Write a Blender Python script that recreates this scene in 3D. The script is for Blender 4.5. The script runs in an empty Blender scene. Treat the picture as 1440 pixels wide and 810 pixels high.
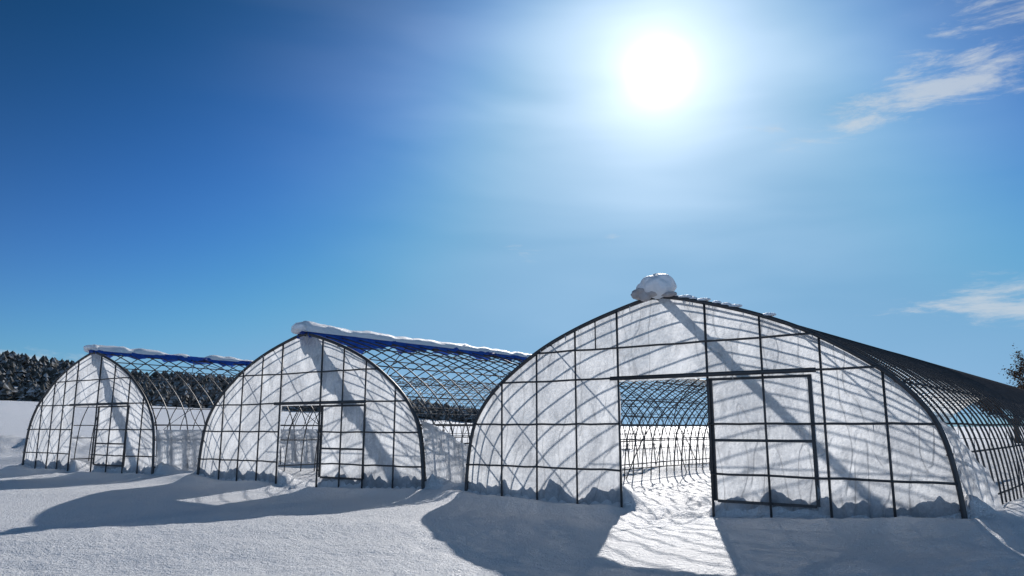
import bpy, math, random
import numpy as np
from mathutils import Vector, Matrix
random.seed(7); np.random.seed(7)
scene=bpy.context.scene
rad=math.radians

# ------------------------------------------------------------------ helpers
_perm=np.random.RandomState(3).permutation(256)
_perm=np.concatenate([_perm,_perm])
_g=np.random.RandomState(5).rand(256)*2*np.pi
_gx=np.cos(_g);_gy=np.sin(_g)
def perlin(x,y):
    x=np.asarray(x,dtype=float);y=np.asarray(y,dtype=float)
    xi=np.floor(x).astype(int);yi=np.floor(y).astype(int)
    xf=x-xi;yf=y-yi;xi&=255;yi&=255
    u=xf*xf*xf*(xf*(xf*6-15)+10);v=yf*yf*yf*(yf*(yf*6-15)+10)
    def gr(ix,iy,fx,fy):
        h=_perm[_perm[ix&255]+(iy&255)]
        return _gx[h]*fx+_gy[h]*fy
    a=gr(xi,yi,xf,yf);b=gr(xi+1,yi,xf-1,yf)
    c=gr(xi,yi+1,xf,yf-1);d=gr(xi+1,yi+1,xf-1,yf-1)
    return (a+u*(b-a))*(1-v)+(c+u*(d-c))*v
def fbm(x,y,o=4):
    s=0;a=1;
    for i in range(o):
        s=s+a*perlin(x*2**i+17.3*i,y*2**i+9.1*i);a*=.5
    return s
def sstep(x,a,b):
    t=np.clip((x-a)/(b-a),0,1);return t*t*(3-2*t)

def mesh_obj(name,verts,faces,mat,parent=None,smooth=False):
    me=bpy.data.meshes.new(name)
    me.from_pydata([tuple(v) for v in verts],[],faces)
    me.update()
    if smooth:
        me.polygons.foreach_set('use_smooth',[True]*len(me.polygons))
    ob=bpy.data.objects.new(name,me);scene.collection.objects.link(ob)
    if mat: me.materials.append(mat)
    if parent: ob.parent=parent
    return ob

class Tubes:
    def __init__(s): s.v=[];s.f=[]
    def add(s,pts,r,ref,sides=6):
        pts=[Vector(p) for p in pts];ref=Vector(ref).normalized();n=len(pts);b=len(s.v)
        for i,p in enumerate(pts):
            t=(pts[min(i+1,n-1)]-pts[max(i-1,0)]).normalized()
            n1=(ref-ref.dot(t)*t)
            if n1.length<1e-4: n1=t.orthogonal()
            n1.normalize();n2=t.cross(n1)
            rr=r[i] if hasattr(r,'__len__') else r
            for k in range(sides):
                a=2*math.pi*(k+.5)/sides
                s.v.append(p+n1*math.cos(a)*rr+n2*math.sin(a)*rr)
        for i in range(n-1):
            for k in range(sides):
                k2=(k+1)%sides
                s.f.append((b+i*sides+k,b+i*sides+k2,b+(i+1)*sides+k2,b+(i+1)*sides+k))
        s.f.append(tuple(b+k for k in range(sides))[::-1])
        s.f.append(tuple(b+(n-1)*sides+k for k in range(sides)))
    def box(s,p0,p1,ref,hw,hd):   # rectangular bar; hd along ref
        p0=Vector(p0);p1=Vector(p1);t=(p1-p0).normalized();ref=Vector(ref);n1=(ref-ref.dot(t)*t).normalized();n2=t.cross(n1)
        b=len(s.v)
        for p in (p0,p1):
            for (a,c) in ((1,1),(1,-1),(-1,-1),(-1,1)):
                s.v.append(p+n1*hd*a+n2*hw*c)
        for k in range(4):
            k2=(k+1)%4; s.f.append((b+k,b+k2,b+4+k2,b+4+k))
        s.f.append((b+3,b+2,b+1,b));s.f.append((b+4,b+5,b+6,b+7))
    def obj(s,name,mat,parent=None,smooth=False): return mesh_obj(name,s.v,s.f,mat,parent,smooth)

# ------------------------------------------------------------------ materials
class NT:
    def __init__(s,tree): s.t=tree;s.n=tree.nodes;s.l=tree.links
    def new(s,typ,**kw):
        n=s.n.new(typ)
        for k,v in kw.items(): setattr(n,k,v)
        return n
    def set(s,sock,v):
        if isinstance(v,bpy.types.NodeSocket): s.l.new(v,sock)
        else: sock.default_value=v
    def m(s,op,a,b=None,c=None,clamp=False):
        n=s.new('ShaderNodeMath',operation=op,use_clamp=clamp)
        s.set(n.inputs[0],a)
        if b is not None: s.set(n.inputs[1],b)
        if c is not None: s.set(n.inputs[2],c)
        return n.outputs[0]
    def noise(s,vec,scale,detail=4,rough=.55,dist=0):
        n=s.new('ShaderNodeTexNoise');s.set(n.inputs['Vector'],vec)
        n.inputs['Scale'].default_value=scale;n.inputs['Detail'].default_value=detail
        n.inputs['Roughness'].default_value=rough;n.inputs['Distortion'].default_value=dist
        return n.outputs['Fac']
    def mapr(s,v,a,b,c,d,smooth=False):
        n=s.new('ShaderNodeMapRange')
        if smooth:n.interpolation_type='SMOOTHSTEP'
        s.set(n.inputs[0],v)
        for i,x in enumerate((a,b,c,d)): s.set(n.inputs[1+i],x)
        return n.outputs[0]
    def mix(s,fac,a,b,blend='MIX'):
        n=s.new('ShaderNodeMix',data_type='RGBA',blend_type=blend)
        s.set(n.inputs[0],fac);s.set(n.inputs[6],a);s.set(n.inputs[7],b)
        return n.outputs[2]
def newmat(name):
    m=bpy.data.materials.new(name);m.use_nodes=True
    nt=NT(m.node_tree);bsdf=m.node_tree.nodes['Principled BSDF']
    return m,nt,bsdf
def rgba(r,g,b): return (r,g,b,1)

# snow
def make_snow(name,bs=1.0):
    m,nt,b=newmat(name)
    geo=nt.new('ShaderNodeNewGeometry').outputs['Position']
    n1=nt.noise(geo,1.3,2)
    nt.set(b.inputs['Base Color'],nt.mix(n1,rgba(.81,.84,.89),rgba(.88,.90,.94)))
    b.inputs['Roughness'].default_value=.5
    b.inputs['Specular IOR Level'].default_value=.12
    n2=nt.noise(geo,6,2,.6);n3=nt.noise(geo,19,3,.85)
    h=nt.m('ADD',nt.m('MULTIPLY',n2,.035),nt.m('MULTIPLY',n3,.085))
    bump=nt.new('ShaderNodeBump');bump.inputs['Strength'].default_value=1.0*bs
    bump.inputs['Distance'].default_value=1.0
    nt.set(bump.inputs['Height'],h);nt.l.new(bump.outputs[0],b.inputs['Normal'])
    return m
snow_mat=make_snow('snow')
cap_snow=make_snow('cap_snow',.4)

# steel pipe
steel,nt,b=newmat('weathered_pipe')
geo=nt.new('ShaderNodeNewGeometry').outputs['Position']
nn=nt.noise(geo,6,2)
nt.set(b.inputs['Base Color'],nt.mix(nn,rgba(.03,.032,.036),rgba(.085,.085,.09)))
b.inputs['Metallic'].default_value=.3;b.inputs['Roughness'].default_value=.5

# plastic film
def make_film(name,tr_lo,tr_hi):
    m,nt,b=newmat(name)
    geo=nt.new('ShaderNodeNewGeometry').outputs['Position']
    mp=nt.new('ShaderNodeMapping');nt.set(mp.inputs[0],geo);mp.inputs['Scale'].default_value=(1,1,.6)
    n1=nt.noise(mp.outputs[0],1.5,4,.62,.4)
    n2=nt.noise(geo,20,3,.7)
    n3=nt.noise(mp.outputs[0],4,4,.62,.5)
    mp2=nt.new('ShaderNodeMapping');nt.set(mp2.inputs[0],geo);mp2.inputs['Rotation'].default_value=(.35,.45,0);mp2.inputs['Scale'].default_value=(2.2,2.2,.6)
    n4=nt.noise(mp2.outputs[0],1.2,1,.5,.5)
    cr=nt.mapr(nt.m('ABSOLUTE',nt.m('SUBTRACT',n4,.5)),0,.035,1,0,True)
    frost=nt.m('ADD',nt.mapr(n1,.38,.66,0,1,True),nt.m('MULTIPLY',nt.mapr(n2,.45,.7,0,1),.55),clamp=True)
    col=nt.mix(frost,rgba(.55,.575,.61),rgba(.80,.82,.845))
    col=nt.mix(nt.mapr(n3,.50,.70,0,.6,True),col,rgba(.42,.44,.47))
    tl=nt.new('ShaderNodeBsdfTranslucent');nt.set(tl.inputs[0],col)
    df=nt.new('ShaderNodeBsdfDiffuse');nt.set(df.inputs[0],col)
    tp=nt.new('ShaderNodeBsdfTransparent')
    bump=nt.new('ShaderNodeBump');bump.inputs['Strength'].default_value=1.0;bump.inputs['Distance'].default_value=.055
    nt.set(bump.inputs['Height'],nt.m('ADD',nt.m('ADD',n3,nt.m('MULTIPLY',n2,.4)),nt.m('MULTIPLY',cr,.4)))
    for s in (tl,df): nt.l.new(bump.outputs[0],s.inputs['Normal'])
    a=nt.new('ShaderNodeMixShader');a.inputs[0].default_value=.32
    nt.l.new(tl.outputs[0],a.inputs[1]);nt.l.new(df.outputs[0],a.inputs[2])
    f=nt.new('ShaderNodeMixShader');nt.set(f.inputs[0],nt.mapr(frost,0,1,tr_hi,tr_lo))
    nt.l.new(a.outputs[0],f.inputs[1]);nt.l.new(tp.outputs[0],f.inputs[2])
    out=[n for n in m.node_tree.nodes if n.type=='OUTPUT_MATERIAL'][0]
    nt.l.new(f.outputs[0],out.inputs[0])
    return m
film=make_film('frosted_film',.01,.06)

blue,nt,b=newmat('blue_tarp')
geo=nt.new('ShaderNodeNewGeometry').outputs['Position']
nt.set(b.inputs['Base Color'],nt.mix(nt.mapr(nt.noise(geo,4,5,.65),.35,.65,0,1),rgba(.012,.05,.28),rgba(.05,.15,.55)))
b.inputs['Roughness'].default_value=.5
tr=nt.new('ShaderNodeBsdfTranslucent');tr.inputs[0].default_value=rgba(.015,.09,.5)
mx=nt.new('ShaderNodeMixShader');mx.inputs[0].default_value=.35
nt.l.new(b.outputs[0],mx.inputs[1]);nt.l.new(tr.outputs[0],mx.inputs[2])
nt.l.new(mx.outputs[0],[n for n in blue.node_tree.nodes if n.type=='OUTPUT_MATERIAL'][0].inputs[0])
grey,nt,b=newmat('rolled_plastic')
geo=nt.new('ShaderNodeNewGeometry').outputs['Position']
nt.set(b.inputs['Base Color'],nt.mix(nt.noise(geo,12,4),rgba(.22,.20,.20),rgba(.6,.56,.56)))
b.inputs['Roughness'].default_value=.4

# ------------------------------------------------------------------ greenhouse layout
def az(d): return Vector((math.sin(rad(d)),math.cos(rad(d)),0))
GH=[dict(R=Vector((5.57,9.45,0)),w=az(-53.3),a=az(40.5),W=8.02,H=3.38,L=42,
         posts=[.78,1.56,2.37,3.22,4.75,5.58,6.40,7.17],door=(3.22,4.75),panel=(1.70,3.22),bars=[.61,1.34,2.085,2.59],dtop=2.03,sp=.42,TL=41),
    dict(R=Vector((-1.705,14.68,0)),w=az(-57),a=az(38.5),W=7.10,H=3.36,L=36,
         posts=[.78,1.61,2.27,2.94,4.23,4.91,5.60,6.27],door=(2.94,4.23),panel=(1.61,2.94),bars=[.53,1.19,1.81,2.48],dtop=1.76,sp=.5,TL=20),
    dict(R=Vector((-9.25,19.58,0)),w=az(-57),a=az(36),W=6.9,H=3.42,L=30,
         posts=[.7,1.40,2.2,2.97,4.2,4.85,5.45,6.1],door=(2.97,4.2),panel=(1.40,2.97),bars=[.53,1.22,1.92,2.62],dtop=1.87,sp=.5,TL=8.6)]

# ------------------------------------------------------------------ terrain
def hillA(azd): return np.interp(azd,[-180,-60,-36,-31,-27,-20,-12,-6,0,10,180],[10,21,18.5,15.0,12.5,11.5,8.5,5,1.0,.5,.5])
def fieldA(azd): return np.interp(azd,[-180,-60,-34,-20,-8,2,12,180],[3,7,7.2,6.0,2.5,.8,.3,.3])
def ground(x,y,detail=True):
    x=np.asarray(x,float);y=np.asarray(y,float)
    d=np.hypot(x,y);A=np.degrees(np.arctan2(x,y))
    h=fieldA(A)*sstep(d,48,225)+hillA(A)*sstep(d,225,345)
    near=1-sstep(d,60,120)
    h=h+fbm(x/30,y/30,3)*.8*sstep(d,60,200)
    und=.14*perlin(x/4.2+3.1,y/2.6+1.7)+.06*perlin(x/1.9+8,y/1.3+2)+.024*fbm(x/.6,y/.45,3)
    sm=1-.6*sstep(d,10,14)
    h=h+und*near*sm+.013*fbm(x/.21+4,y/.19,2)*(1-sstep(d,11,16))
    for gi,g in enumerate(GH):
        w=g['w'];a=g['a'];R=g['R'];det=w.x*a.y-w.y*a.x
        px=x-R.x;py=y-R.y
        u=(px*a.y-py*a.x)/det;n=(w.x*py-w.y*px)/det
        dn=perlin(u*2.1+R.x,n*.4+2)
        inw=sstep(u,-.5,.1)*(1-sstep(u,g['W']-.1,g['W']+.5))
        d0,d1=g['door'];inw=inw*(1-.85*sstep(u,d0-.1,d0+.25)*(1-sstep(u,d1-.25,d1+.1)))
        ins=np.exp(-(np.maximum(n-.15,0)/.5)**2)
        h=h+inw*ins*sstep(n,0.01,.16)*np.maximum(.32+.28*dn+.12*fbm(u*5,n*4,3),0)
        out=np.exp(-((n+.32)/.42)**2)
        h=h+inw*out*np.maximum(.10+.12*perlin(u*.55+5,3.3)+.02*fbm(u*3,n*3,2),0)
        inn=sstep(n,.1,1.2)*(1-sstep(n,g['L']-1,g['L']))
        for uu in (-.3,g['W']+.3):
            h=h+inn*np.exp(-((u-uu)/.42)**2)*(.16+.18*perlin(n*.6+R.y,uu))
        for uu,am in ((-.45,.22 if gi==0 else .08),(g['W']+.45,.06 if gi==0 else .15)):
            h=h+am*np.exp(-((u-uu)/.55)**2-((n-.1)/.8)**2)
        c=(d0+d1)/2
        path=np.exp(-((u-c-.2*np.sin(n))/.35)**2)*sstep(n,-1.5,0)*(1-sstep(n,10,14))
        h=h+path*(-.06+.09*fbm(u*3.3,n*2.7,2))
        ins2=sstep(u,.2,1)*(1-sstep(u,g['W']-1,g['W']-.2))*sstep(n,.5,1.5)*(1-sstep(n,g['L']-1,g['L']))
        h=h+ins2*.06*fbm(u*1.6,n*1.2,3)
    h=h+.9*np.exp(-((x+21)/4.5)**2-((y-33)/3)**2)*(1+.5*fbm(x,y,2))+.4*np.exp(-((x+15.8)/2.2)**2-((y-25.5)/1.0)**2)
    h=h+.35*np.exp(-((x-13)/2.5)**2-((y-15.5)/2)**2)
    return h
fine=np.radians(np.linspace(-46,46,1000))
coarse=np.radians(np.linspace(46,314,90)[1:-1])
ang=np.concatenate([fine,coarse])
r1=np.geomspace(2.2,62,400);r2=np.geomspace(62,4000,110)[1:]
rs=np.concatenate([[.3,1.0],r1,r2])
RR,AA=np.meshgrid(rs,ang,indexing='ij')
X=RR*np.sin(AA);Y=RR*np.cos(AA);Z=ground(X,Y)
nr,na=RR.shape
co=np.stack([X,Y,Z],-1).reshape(-1,3)
co=np.vstack([co,[[0,0,float(ground(0,0))]]])
i=np.arange(nr-1)[:,None];j=np.arange(na)[None,:];j2=(j+1)%na
q=np.stack([i*na+j,(i+1)*na+j,(i+1)*na+j2,i*na+j2],-1).reshape(-1,4)[:,::-1]
tri=np.array([[nr*na,k,(k+1)%na] for k in range(na)])[:,::-1]
me=bpy.data.meshes.new('snow_ground')
me.vertices.add(len(co));me.vertices.foreach_set('co',co.ravel())
nl=q.size+tri.size;me.loops.add(nl)
me.loops.foreach_set('vertex_index',np.concatenate([q.ravel(),tri.ravel()]).astype(np.int32))
np_=len(q)+len(tri);me.polygons.add(np_)
ls=np.concatenate([np.arange(len(q))*4,q.size+np.arange(len(tri))*3]).astype(np.int32)
me.polygons.foreach_set('loop_start',ls)
me.update(calc_edges=True);me.validate()
me.polygons.foreach_set('use_smooth',[True]*len(me.polygons))
gob=bpy.data.objects.new('snow_ground',me);scene.collection.objects.link(gob);me.materials.append(snow_mat)
if me.polygons[1000].normal.z<0: me.flip_normals()

# ------------------------------------------------------------------ greenhouses
prof=[(1.0,-.35),(1.0,.0),(.99,.6),(.963,1.2),(.91,1.62),(.80,2.07),(.60,2.59),(.41,2.93),(.2,3.2),(0,3.38)]
def catmull(P,k=5):
    P=[np.array(p) for p in P];out=[]
    Q=[P[0]*2-P[1]]+P+[np.array([-P[-2][0],P[-2][1]])*.5+P[-1]*.5]
    for i in range(1,len(Q)-2):
        for t in np.arange(k)/k:
            a,b,c,d=Q[i-1],Q[i],Q[i+1],Q[i+2]
            out.append(.5*((2*b)+(-a+c)*t+(2*a-5*b+4*c-d)*t*t+(-a+3*b-3*c+d)*t**3))
    out.append(P[-1]);return np.array(out)
PF=catmull(prof,4)

for gi,g in enumerate(GH):
    root=bpy.data.objects.new('greenhouse' if gi==0 else 'greenhouse.%03d'%gi,None);scene.collection.objects.link(root)
    root.empty_display_size=.5
    R,w,a,W,H,L=g['R'],g['w'],g['a'],g['W'],g['H'],g['L']
    hwid=W/2;sc=H/3.38
    def P(u,n,z): return R+w*u+a*n+Vector((0,0,z))
    half=[(p[0]*hwid,p[1]*sc) for p in PF]
    arch=[(hwid-x,z) for x,z in half]+[(hwid+x,z) for x,z in half[::-1][1:]]
    zs=np.array([z for _,z in half]);hx=np.array([x for x,_ in half])
    def hw(z): return float(np.interp(z,zs,hx))
    def top(u): return float(np.interp(abs(u-hwid),hx[::-1],zs[::-1]))
    # --- front frame
    fr=Tubes()
    fr.add([P(u,0,z) for u,z in arch],.034,a,8)
    fr.add([P(hwid+(u-hwid)*.985,.12,z*.985) for u,z in arch],.018,a,6)
    d0,d1=g['door'];p0,p1=g['panel']
    for u in g['posts']:
        fr.add([P(u,-.01,-.3),P(u+random.uniform(-.012,.012),-.01,top(u)-.01)],.021 if u in (d0,d1) else .018,a,6)
    for zb in g['bars']:
        h=hw(zb)
        segs=[(hwid-h,hwid+h)]
        if zb<g['dtop']: segs=[(hwid-h,d0),(d1,hwid+h)]
        for s0,s1 in segs:
            k=12
            pts=[P(s0+(s1-s0)*t/k,-.045,zb+random.uniform(-.008,.008)) for t in range(k+1)]
            fr.add(pts,.017,a,6)
    for uu in ((hwid+1.16,) if gi==0 else ()):
        fr.add([P(uu,-.01,g['bars'][3]),P(uu,-.01,top(uu))],.013,a,6)
    fr.box(P(p0-.1,-.085,g['dtop']+.05),P(d1+.1,-.085,g['dtop']+.05),a,.032,.02)
    fr.obj('front_frame',steel,root,True)
    # --- sliding door, runs just behind the rails
    dr=Tubes();yo=.035;zb=.22+.02*gi
    dt=g['dtop']
    for u in (p0+.03,p1-.03): dr.box(P(u,yo,zb),P(u,yo,dt),a,.026,.014)
    for z in (zb,1.10 if gi==0 else .84,dt-.02): dr.box(P(p0+.057,yo+.002,z),P(p1-.057,yo+.002,z),a,.02,.012)
    dr.obj('sliding_door_frame',steel,root)
    # --- film
    V=[];F=[]
    def grid(x0f,x1f,z0,z1,off=0.0,nu=60,nz=50):
        b=len(V)
        for jz in range(nz+1):
            z=z0+(z1-z0)*jz/nz
            xa=x0f(z);xb=x1f(z)
            for iu in range(nu+1):
                u=xa+(xb-xa)*iu/nu
                dd=.035*float(perlin(u*1.7+gi*7,z*1.5))+.014*float(perlin(u*6+z*3,z*2.3+gi))
                V.append(P(u,.03+off+dd,z))
        for jz in range(nz):
            for iu in range(nu):
                q0=b+jz*(nu+1)+iu;F.append((q0,q0+1,q0+nu+2,q0+nu+1))
    L0=lambda z:hwid-hw(z)+.01
    R0=lambda z:hwid+hw(z)-.01
    grid(lambda z:d1,R0,-.15,dt,0,60,40)
    grid(L0,lambda z:p0+.03,-.15,dt,0,40,40)
    grid(lambda z:p0+.03,lambda z:p1,-.15,dt,.04,30,30)
    grid(L0,R0,dt,H-.02,0,110,50)
    mesh_obj('front_film',V,F,film,root,True)
    # --- tunnel arches
    tb=Tubes();n=.45
    while n<L:
        jit=random.uniform(-.03,.03)
        lean=random.uniform(-.04,.04)
        st=1 if n<10 else (2 if n<22 else 4)
        pts=[P(u,n+jit+lean*z/3,z) for u,z in arch]
        pts=pts[::st]+([] if (len(pts)-1)%st==0 else [pts[-1]])
        tb.add(pts,(.0155 if n<8 else .02) if gi==0 else .0155,a,5 if n<10 else 3)
        n+=g['sp']
    side_bars=[.28,.95,1.34]
    roof_idx=[.92,.84,.70,.52,.30] if gi==0 else [.84,.60,.30]
    k=int(L/1.5)
    for sgn in (-1,1):
        for z in side_bars:
            tb.add([P(hwid+sgn*(hw(z)-.03),L*t/k,z+random.uniform(-.01,.01)) for t in range(k+1)],.016,(0,0,1),5)
        for f in roof_idx:
            uu=hwid+sgn*f*hwid;z=top(uu)-.03
            s_=5 if (gi==0 and f in (.92,.70,.30)) else 0
            tb.add([P(uu,s_+(L-s_)*t/k,z+random.uniform(-.012,.012)) for t in range(k+1)],.0145,(0,0,1),5)
    tb.add([P(hwid,L*t/k,H-.035) for t in range(k+1)],.02,(0,0,1),5)
    half_r=arch[:len(arch)//2+1];half_l=arch[len(arch)//2:][::-1]
    for nb in ((5.0,20.0) if gi==0 else (3.0,9.0,20.0)):
        for hf in (half_r,half_l):
            m=len(hf)
            tb.add([P(hwid+(u-hwid)*.985,nb+i*4.0/m,z*.985) for i,(u,z) in enumerate(hf)],.013,(0,0,1),4)
            tb.add([P(hwid+(u-hwid)*.975,nb+4.0-i*4.0/m,z*.975) for i,(u,z) in enumerate(hf)],.013,(0,0,1),4)
    n=3
    while n<L:
        z=2.3; tb.add([P(hwid-hw(z),n,z),P(hwid+hw(z),n,z)],.012,(0,0,1),4);n+=4.0
    for u in g['posts']: tb.add([P(u,L-.2,-.2),P(u,L-.2,top(u))],.018,a,4)
    for zb_ in g['bars']: tb.add([P(hwid-hw(zb_),L-.2,zb_),P(hwid+hw(zb_),L-.2,zb_)],.016,(0,0,1),4)
    tb.obj('tunnel_frame',steel,root,True)
    # --- ridge roll of plastic, tarp edge, snow cap
    Lr=g['TL']
    ks=int(Lr/.12)
    rl=Tubes()
    rr=[.065+.02*float(perlin(t*.35,gi*3.1)) for t in range(ks+1)]
    rl.add([P(hwid+.05*float(perlin(t*.11,gi)),-.12+Lr*t/ks,H+.05+.02*float(perlin(t*.2,5+gi))) for t in range(ks+1)],rr,(0,0,1),10)
    rl.obj('rolled_roof_film',grey if gi==0 else blue,root,True)
    if gi>0:
        V=[];F=[]
        for sgn in (-1,1):
            b=len(V);nw=6
            for t in range(ks+1):
                n_=-.05+Lr*t/ks
                drop=.14+.24*float(perlin(t*.16,gi*9+sgn))+.15*float(perlin(t*.55,gi*4+sgn))
                if gi==1: drop+=.12*math.exp(-((n_-1.6)/1.5)**2)
                drop=max(drop,.04)
                for q_ in range(nw+1):
                    f=q_/nw
                    u=hwid+sgn*(.10+.10*f+.05*drop)+.04*float(perlin(t*.6,f*2+sgn))
                    V.append(P(u,n_,H+.10-drop*f-.02*f))
            for t in range(ks):
                for q_ in range(nw):
                    q0=b+t*(nw+1)+q_;F.append((q0,q0+1,q0+nw+2,q0+nw+1))
        mesh_obj('blue_tarp_edge',V,F,blue,root,True)
    V=[];F=[];ns=14
    for t in range(ks+1):
        n=-.16+Lr*t/ks
        if gi==0: env=max(0,.55*float(fbm(t*.09+3,1.0,3))+.12)*(1 if n>.5 else .3)*.5*max(0,1-n/2.6)
        elif gi==1: env=.15*(1-.35*min(n/9,1))+.07*float(fbm(t*.2,2.2,3))+.07*math.exp(-(n/.5)**2)
        else: env=.07+.16*float(fbm(t*.12,7.7,3))+.10*math.exp(-(n/.5)**2)
        env=max(env,.004)
        if n<0.0: env*=max(.05,math.sqrt(max(0,1-(n/.16)**2)))
        wd=.08+.55*env
        for k_ in range(ns):
            th=math.pi*k_/(ns-1)
            cx=math.cos(th)*wd*(1+.25*float(perlin(t*.3,k_*.4)));cz=max(0.0,math.sin(th))**.8*env*(1+.25*float(perlin(t*.33+9,k_*.5)))
            u=hwid+cx
            V.append(P(u,n,H+.09-abs(cx)*.3+cz))
    for t in range(ks):
        for k_ in range(ns-1):
            q0=t*ns+k_;F.append((q0,q0+1,q0+ns+1,q0+ns))
    F.append(tuple(range(ns)))
    mesh_obj('ridge_snow',V,F,cap_snow,root,True)
    # --- lumps of snow at apex
    def lump(name,centres,mat,seed,amp=.06):
        import bmesh
        bm=bmesh.new()
        for (c,s) in centres:
            ret=bmesh.ops.create_icosphere(bm,subdivisions=4,radius=1)
            for v in ret['verts']:
                q_=v.co.copy()
                nz=1+.22*float(perlin(q_.x*1.6+seed+q_.z*.7,q_.y*1.6+q_.z*1.3))+amp*float(perlin(q_.x*6+seed,q_.y*6+q_.z*5))*2
                v.co=c+w*(q_.x*s[0]*nz)+a*(q_.y*s[1]*nz)+Vector((0,0,q_.z*s[2]*nz))
        me=bpy.data.meshes.new(name);bm.to_mesh(me);bm.free()
        me.polygons.foreach_set('use_smooth',[True]*len(me.polygons))
        ob=bpy.data.objects.new(name,me);scene.collection.objects.link(ob);me.materials.append(mat);ob.parent=root
        rm=ob.modifiers.new('r','REMESH');rm.mode='VOXEL';rm.voxel_size=.014;rm.use_smooth_shade=True
    if gi==0:
        lump('apex_snow_clump',[(P(hwid-.04,-.02,H+.17),(.27,.28,.20)),(P(hwid+.12,.0,H+.13),(.2,.24,.13))],cap_snow,2.0,.03)
        lump('bunched_film',[(P(hwid+.26,-.10,H+.05),(.13,.1,.09)),(P(hwid+.12,-.16,H-.01),(.1,.07,.08)),(P(hwid+.02,-.14,H+.04),(.14,.08,.06)),(P(hwid-.25,-.08,H+.0),(.14,.06,.04)),(P(hwid+.16,-.2,H+.09),(.09,.06,.05))],grey,5.0,.2)
        ls_=[]
        for f in (.45,.6,.75,.98,1.12,1.25,1.75):
            u=hwid-f;ls_.append((P(u,.03,top(u)+.035),(random.uniform(.06,.15),.06,.03)))
        lump('arch_snow',ls_,cap_snow,8.0)
    else:
        lump('apex_snow_clump',[(P(hwid+.05,-.05,H+.14),(.22,.2,.12 if gi==1 else .08)),(P(hwid+.2,-.03,H+.08),(.12,.15,.08))],cap_snow,3.0+gi)
    # --- hanging side skirt film
    V=[];F=[]
    slen={0:1.0,1:1.35,2:8.0}[gi]
    nn_=int(slen/.04);nz=30
    for t in range(nn_+1):
        s=slen*t/nn_
        ztop=(1.45 if gi<2 else 1.22)
        if gi<2: ztop=ztop*(1-.5*(s/slen)**1.3)+.09*float(perlin(s*4,gi))
        for z_ in range(nz+1):
            z=-.1+(ztop+.1)*z_/nz
            bulge=.05*float(perlin(s*3+gi,z*2))+.03*math.sin(s*19+z*2)*(1-z/1.6)
            if gi<2: bulge+=(.28 if gi==0 else .5)*(s/slen)*(1-max(z,0)/1.5)+.05*float(perlin(s*9-z*4,z*5+gi))+.03*abs(float(perlin(s*14+z*9,z*3)))
            V.append(P(hwid-hw(max(z,0))-.03-bulge,.05+s+(.05*float(perlin(z*6,s*3)) if gi<2 else 0),z))
    for t in range(nn_):
        for z_ in range(nz):
            q0=t*(nz+1)+z_;F.append((q0,q0+1,q0+nz+2,q0+nz+1))
    mesh_obj('side_skirt_film',V,F,film,root,True)
    ic=Tubes()
    for q_ in range(26 if gi==0 else 10):
        u=random.uniform(.5,W-.5);zt=top(u)-.03
        if random.random()<.35 and not (d0<u<d1): zt=random.choice(g['bars'][1:])
        if zt>top(u): continue
        l=random.uniform(.04,.13)
        ic.add([P(u,-.045,zt),P(u,-.045,zt-l*.5),P(u,-.045,zt-l)],[.009,.006,.001],a,5)
    ic.obj('icicles',film,root)

# ------------------------------------------------------------------ forest
fm,nt,b=newmat('snowy_conifers')
g_=nt.new('ShaderNodeNewGeometry');sp=nt.new('ShaderNodeSeparateXYZ');nt.set(sp.inputs[0],g_.outputs['Normal'])
n1=nt.noise(g_.outputs['Position'],.5,3,.7);n2=nt.noise(g_.outputs['Position'],.03,2)
dark=nt.mix(n2,rgba(.025,.035,.035),rgba(.08,.07,.06))
sn=nt.mapr(n1,.48,.64,0,.65)
nt.set(b.inputs['Base Color'],nt.mix(nt.m('MULTIPLY',sn,nt.mapr(sp.outputs[2],.1,.6,0.3,1)),dark,rgba(.6,.64,.7)))
b.inputs['Roughness'].default_value=.9
V=[];F=[]
rs_=np.random.RandomState(11)
cnt=0
while cnt<3000:
    A=rs_.uniform(-44,-1);d=rs_.uniform(236,356)
    if A>-20 and d<250+ (A+20)*1.5: continue
    x=d*math.sin(rad(A));y=d*math.cos(rad(A))
    if float(perlin(x/22,y/22))<-.15: continue
    cnt+=1
    hh=rs_.uniform(2.6,6.0);rr=hh*rs_.uniform(.28,.5)
    z0=float(ground(x,y))-.4
    for lv in range(3):
        zb_=z0+hh*(.08+.27*lv);zt=z0+hh*(.08+.27*lv+.45) if lv<2 else z0+hh
        rb=rr*(1-.22*lv);b0=len(V);ns=7;ph=rs_.rand()*6
        for k in range(ns):
            t=ph+2*math.pi*k/ns;q_=rb*(.6+.7*rs_.rand())
            V.append((x+math.cos(t)*q_,y+math.sin(t)*q_,zb_+rs_.uniform(-.05,.15)*hh))
        V.append((x+rs_.uniform(-.2,.2),y,zt))
        for k in range(ns): F.append((b0+k,b0+(k+1)%ns,b0+ns))
mesh_obj('conifer_forest',V,F,fm)

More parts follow.
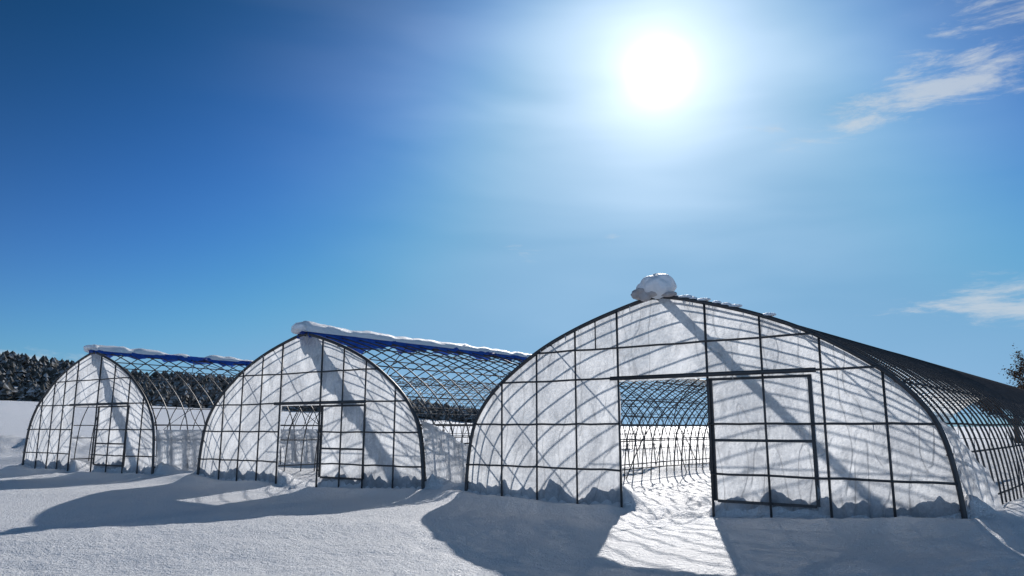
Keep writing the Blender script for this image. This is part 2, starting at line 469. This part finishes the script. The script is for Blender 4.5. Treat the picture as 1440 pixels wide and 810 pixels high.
# ------------------------------------------------------------------ russet tree (far right)
bk,nt,b=newmat('bark');geo=nt.new('ShaderNodeNewGeometry').outputs['Position']
nt.set(b.inputs['Base Color'],nt.mix(nt.noise(geo,4,4),rgba(.05,.035,.028),rgba(.12,.09,.07)));b.inputs['Roughness'].default_value=.9
lf,nt,b=newmat('russet_leaves');geo=nt.new('ShaderNodeNewGeometry').outputs['Position']
nt.set(b.inputs['Base Color'],nt.mix(nt.noise(geo,.8,4),rgba(.07,.045,.03),rgba(.20,.10,.05)));b.inputs['Roughness'].default_value=.9
tree=bpy.data.objects.new('deciduous_tree',None);scene.collection.objects.link(tree)
tt=Tubes();tips=[]
rt=random.Random(4)
def branch(p,dr,l,r,lv):
    pts=[p];d=dr.copy()
    for i_ in range(4):
        d=(d+Vector((rt.uniform(-.18,.18),rt.uniform(-.18,.18),rt.uniform(-.03,.12)))).normalized()
        pts.append(pts[-1]+d*l/4)
    tt.add(pts,[r*(1-.12*i_) for i_ in range(5)],(1,.2,0),5)
    if lv>=2: tips.extend(pts[1:])
    if lv<4:
        for q_ in range(4 if lv<3 else 3):
            b_=pts[rt.choice([2,3,4])];ax=Vector((rt.uniform(-1,1),rt.uniform(-1,1),rt.uniform(-.1,.6))).normalized()
            branch(b_,(d*.6+ax*.8).normalized(),l*rt.uniform(.55,.75),r*.5,lv+1)
tx,ty=40.2,60
branch(Vector((tx,ty,float(ground(tx,ty))-.3)),Vector((0,0,1)),3.3,.26,0)
tt.obj('trunk_and_limbs',bk,tree,True)
V=[];F=[]
for p in tips:
    for q_ in range(9):
        c=p+Vector((rt.gauss(0,.25),rt.gauss(0,.25),rt.gauss(0,.2)));s=rt.uniform(.05,.12)
        e1=Vector((rt.uniform(-1,1),rt.uniform(-1,1),rt.uniform(-1,1))).normalized()*s;e2=e1.orthogonal().normalized()*s*.7
        b0=len(V);V+= [c-e1,c+e2,c+e1,c-e2];F.append((b0,b0+1,b0+2,b0+3))
mesh_obj('leaves',V,F,lf,tree)

# ------------------------------------------------------------------ sun, sky
SAZ,SEL=12.1,26.4
S=Vector((math.sin(rad(SAZ))*math.cos(rad(SEL)),math.cos(rad(SAZ))*math.cos(rad(SEL)),math.sin(rad(SEL))))
sl=bpy.data.lights.new('sun','SUN');sl.energy=4.1;sl.angle=rad(.6);sl.color=(1,.95,.90)
so=bpy.data.objects.new('sun',sl);scene.collection.objects.link(so)
so.rotation_euler=S.to_track_quat('Z','Y').to_euler()
world=bpy.data.worlds.new('World');scene.world=world;world.use_nodes=True
nt=NT(world.node_tree)
for n in list(nt.n): nt.n.remove(n)
out=nt.new('ShaderNodeOutputWorld');bg=nt.new('ShaderNodeBackground');nt.l.new(bg.outputs[0],out.inputs[0])
sky=nt.new('ShaderNodeTexSky');sky.sky_type='NISHITA';sky.sun_disc=False
sky.sun_elevation=rad(SEL);sky.sun_rotation=rad(SAZ);sky.altitude=200;sky.air_density=1.0;sky.dust_density=.6;sky.ozone_density=2.5
tc=nt.new('ShaderNodeTexCoord').outputs['Generated']
nm=nt.new('ShaderNodeVectorMath',operation='NORMALIZE');nt.set(nm.inputs[0],tc);D=nm.outputs[0]
dp=nt.new('ShaderNodeVectorMath',operation='DOT_PRODUCT');nt.set(dp.inputs[0],D);dp.inputs[1].default_value=S
dot=nt.m('MAXIMUM',dp.outputs['Value'],0.0)
sx=nt.new('ShaderNodeSeparateXYZ');nt.set(sx.inputs[0],D)
AZ=nt.m('ARCTAN2',sx.outputs[0],sx.outputs[1]);EL=nt.m('ARCSINE',sx.outputs[2])
# grade the physical sky: deeper, more saturated winter blue
sr=nt.new('ShaderNodeSeparateColor');nt.set(sr.inputs[0],sky.outputs[0])
cc=nt.new('ShaderNodeCombineColor')
for ch,(ref,amp,pw) in enumerate([(6.9,1.0,2.6),(6.8,3.05,1.85),(7.2,5.7,2.65)]):
    v=nt.m('SMOOTH_MIN',sr.outputs[ch],7.3,2.5)
    nt.set(cc.inputs[ch],nt.m('MULTIPLY',nt.m('POWER',nt.m('DIVIDE',v,ref),pw),amp))
total=cc.outputs[0]
def scal(col,f):
    n=nt.new('ShaderNodeVectorMath',operation='SCALE');nt.set(n.inputs[0],col);nt.set(n.inputs[3],f);return n.outputs[0]
def addc(a_,b_):
    n=nt.new('ShaderNodeVectorMath',operation='ADD');nt.set(n.inputs[0],a_);nt.set(n.inputs[1],b_);return n.outputs[0]
cb=nt.new('ShaderNodeCombineXYZ');nt.set(cb.inputs[0],AZ);nt.set(cb.inputs[1],nt.m('MULTIPLY',nt.m('ADD',EL,nt.m('MULTIPLY',AZ,.04)),4.2))
veil=nt.noise(cb.outputs[0],2.2,3,.5,.3)
core=nt.m('MULTIPLY',nt.m('POWER',dot,2600),12.0)
mid=nt.m('ADD',nt.m('MULTIPLY',nt.m('POWER',dot,420),3.2),nt.m('MULTIPLY',nt.m('POWER',dot,110),4.0))
wide=nt.m('MULTIPLY',nt.m('MULTIPLY',nt.m('POWER',dot,20),2.8),nt.mapr(veil,.3,.7,.55,1.35))
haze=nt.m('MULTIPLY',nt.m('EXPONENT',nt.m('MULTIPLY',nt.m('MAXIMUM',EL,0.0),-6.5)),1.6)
rear_fill=nt.m('MULTIPLY',nt.m('MAXIMUM',nt.m('MULTIPLY',sx.outputs[1],-1.0),0.0),3.6)  # added brightness in the unseen sky behind the camera, fills the shadows
total=addc(total,scal((1,.96,.9),core));total=addc(total,scal((1,.95,.91),mid));total=addc(total,scal((1,.96,.94),wide));total=addc(total,scal((1,.88,.9),haze));total=addc(total,scal((.5,.8,1.25),rear_fill))
# cirrus wisps
cv=nt.noise(cb.outputs[0],8.5,7,.68,.35)
dens=None
for (a0,e0,sa,se,st) in [(25,21.3,7,1.5,1.05),(33,22.6,7,2.0,.95),(36.5,26.5,6,2.6,1.1),(37,8.0,10,2.4,1.35),(0,13.6,2.6,.9,.8),(8,14.5,.9,.35,.9),(-34,4.4,7,.9,1.3)]:
    ea=nt.m('DIVIDE',nt.m('SUBTRACT',AZ,rad(a0)),rad(sa));eb=nt.m('DIVIDE',nt.m('SUBTRACT',EL,rad(e0)),rad(se))
    ga=nt.m('EXPONENT',nt.m('MULTIPLY',nt.m('ADD',nt.m('MULTIPLY',ea,ea),nt.m('MULTIPLY',eb,eb)),-1.0))
    ga=nt.m('MULTIPLY',ga,st)
    dens=ga if dens is None else nt.m('ADD',dens,ga)
thr=nt.m('SUBTRACT',.64,nt.m('MULTIPLY',nt.m('MINIMUM',dens,1.2),.23))
cl=nt.mapr(nt.m('SUBTRACT',cv,thr),0,.26,0,1,True)
cl=nt.m('MULTIPLY',cl,nt.m('MINIMUM',nt.m('MULTIPLY',dens,1.5),1.0))
total=nt.mix(nt.m('MULTIPLY',cl,.7),total,rgba(6.2,6.7,7.2))
nt.set(bg.inputs[0],total);bg.inputs[1].default_value=.10

# ------------------------------------------------------------------ camera
cam=bpy.data.cameras.new('camera');cam.lens=26;cam.sensor_width=36;cam.clip_end=9000;cam.clip_start=.05
cob=bpy.data.objects.new('camera',cam);scene.collection.objects.link(cob)
cob.location=(0,0,1.3);cob.rotation_euler=(rad(90+10.62),0,0)
scene.camera=cob
scene.view_settings.view_transform='Standard';scene.view_settings.look='None';scene.view_settings.exposure=0
